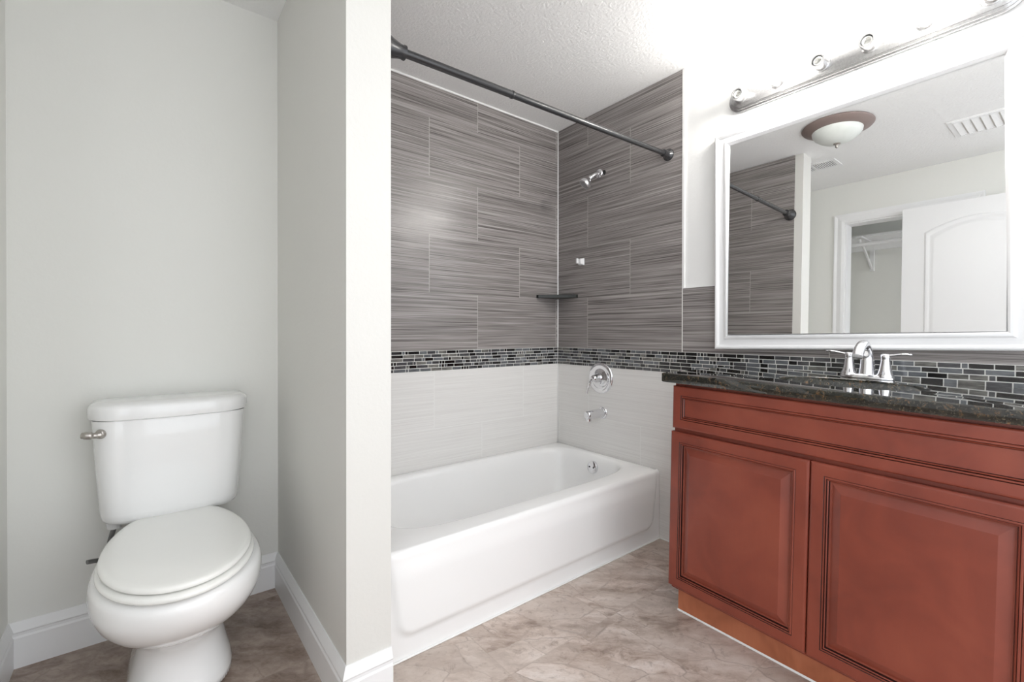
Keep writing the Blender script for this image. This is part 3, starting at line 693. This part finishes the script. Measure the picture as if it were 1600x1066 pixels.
bm = bmesh.new(); lathe(bm, (FX+.018, FY, FZ+.012), (0, 0, 1), [(0, .003), (.10, .003), (.101, .006), (.108, .007), (.112, .0)], 12); onv(bm, 'lift_rod', M_CHROME, fa, sm=50)
for s_, nm in ((-1, 'handle'), (1, 'handle')):
    bm = bmesh.new(); hy0 = FY+s_*.0535
    lathe(bm, (FX, hy0, FZ+.008), (0, 0, 1), [(0, .026), (.008, .026), (.014, .022), (.030, .018), (.052, .0145), (.066, .0135), (.072, .015), (.080, .0145), (.084, .008), (.084, 0)], 32)
    tube(bm, smoothpath([(FX, hy0, FZ+.084), (FX-.002, hy0+s_*.022, FZ+.088), (FX-.004, hy0+s_*.05, FZ+.093), (FX-.004, hy0+s_*.074, FZ+.092)], 6), [.009]*6+[.0085]*6+[.0095]*3+[.008]*3+[.004], 18, flat=.45)
    onv(bm, nm, M_CHROME, fa, sm=60)

# ------------------------------------------------------------ mirror
mi = thing('wall_mirror', 'large wall mirror in a white moulded frame above the vanity', 'mirror', mat=RW @ Matrix.Translation((-.02, .63, 1.52)))
OUT = [(1.115, 2.026), (1.113, 1.018), (.098, 1.043), (.098, 2.020)]
INN = [(1.043, 1.965), (1.040, 1.093), (.167, 1.107), (.171, 1.974)]
prof = [(-.0, .000), (0, .020), (.04, .026), (.12, .029), (.22, .027), (.30, .021), (.36, .0195), (.62, .0205), (.72, .027), (.82, .0285), (.90, .025), (.96, .018), (1.0, .016), (1.0, .004), (0, .0)]
bm = bmesh.new(); rings = []
for t_, h in prof[:-1]:
    rings.append([rw(h, o_[0]+(i_[0]-o_[0])*t_, o_[1]+(i_[1]-o_[1])*t_) for o_, i_ in zip(OUT, INN)])
R = [[bm.verts.new(p) for p in r] for r in rings]
for a, b in zip(R, R[1:]+R[:1]):
    for k in range(4):
        j = (k+1) % 4; bm.faces.new((a[k], a[j], b[j], b[k]))
adopt(finish(bm, 'frame', M_FRAME, smooth=25), mi)
bm = bmesh.new()
my, mz = .0106, .0184
def gx_(y, z, d=0): return 2.1085+my*(y-.6)+mz*(z-1.5)+d
def gq(e, d): return [Vector((gx_(a, b, d), a, b)) for a, b in ((1.043+e, 1.968+e), (1.043+e, 1.090-e), (.165-e, 1.104-e), (.165-e, 1.978+e))]
loft(bm, [gq(.001, 0), gq(.001, .002)]); adopt(finish(bm, 'glass', M_MIRROR), mi)['label'] = 'mirror glass'

# ------------------------------------------------------------ vanity light bar
lb = thing('vanity_light_bar', 'chrome six-socket vanity light bar with two lit globes above the mirror', 'light fixture', mat=RW @ Matrix.Translation((-.01, .59, 2.165)))
def stadium(y0, y1, z0, z1, off, n=14, r=None):
    zc = (z0+z1)/2; r = r or (z1-z0)/2; pts = []
    for k in range(n+1):
        a = pi/2-pi*k/n; pts.append((y1-r+r*cos(a), zc+r*sin(a)))
    for k in range(n+1):
        a = -pi/2-pi*k/n; pts.append((y0+r+r*cos(a), zc+r*sin(a)))
    return [rw(off, a, b) for a, b in pts]
bm = bmesh.new(); a0, a1, z0, z1 = .118, 1.052, 2.108, 2.220
loft(bm, [stadium(a0, a1, z0, z1, 0), stadium(a0, a1, z0, z1, .008), stadium(a0+.006, a1-.006, z0+.006, z1-.006, .011), stadium(a0+.006, a1-.006, z0+.006, z1-.006, .018), stadium(a0+.014, a1-.014, z0+.014, z1-.014, .022), stadium(a0+.014, a1-.014, z0+.014, z1-.014, .026), stadium(a0+.020, a1-.020, z0+.020, z1-.020, .029)])
adopt(finish(bm, 'bar', M_BAR, smooth=30), lb)
SY = [.985, .827, .669, .511, .353, .195]; SZ = 2.164
M_SOCK = NT('socket_ceramic').set(Base_Color=S(225, 225, 222), Roughness=.3)
for i, y in enumerate(SY):
    bm = bmesh.new(); lathe(bm, rw(.027, y, SZ), dx, [(0, .030), (.004, .030), (.006, .0255), (.044, .0255), (.047, .0245), (.047, .0195), (.018, .0190)], 32, 0, False)
    so = adopt(finish(bm, 'socket', M_BAR, smooth=40), lb)
    bm = bmesh.new(); lathe(bm, rw(.040, y, SZ), dx, [(0, .0188), (.024, .0170), (.028, .0160), (.028, .0130), (.006, .0125), (.004, .0)], 28)
    adopt(finish(bm, 'socket_shell', M_SOCK, smooth=40), so)
for i in (1, 4):
    b = adopt(finish((lambda m_: (lathe(m_, rw(.072, SY[i], SZ), dx, [(-.004, .013), (.004, .0135), (.010, .017)]+[(.052+.042*-cos(a*pi/16), .042*sin(a*pi/16)) for a in range(3, 17)], 32), m_)[1])(bmesh.new()), 'light_globe', M_BULB, smooth=180), lb)
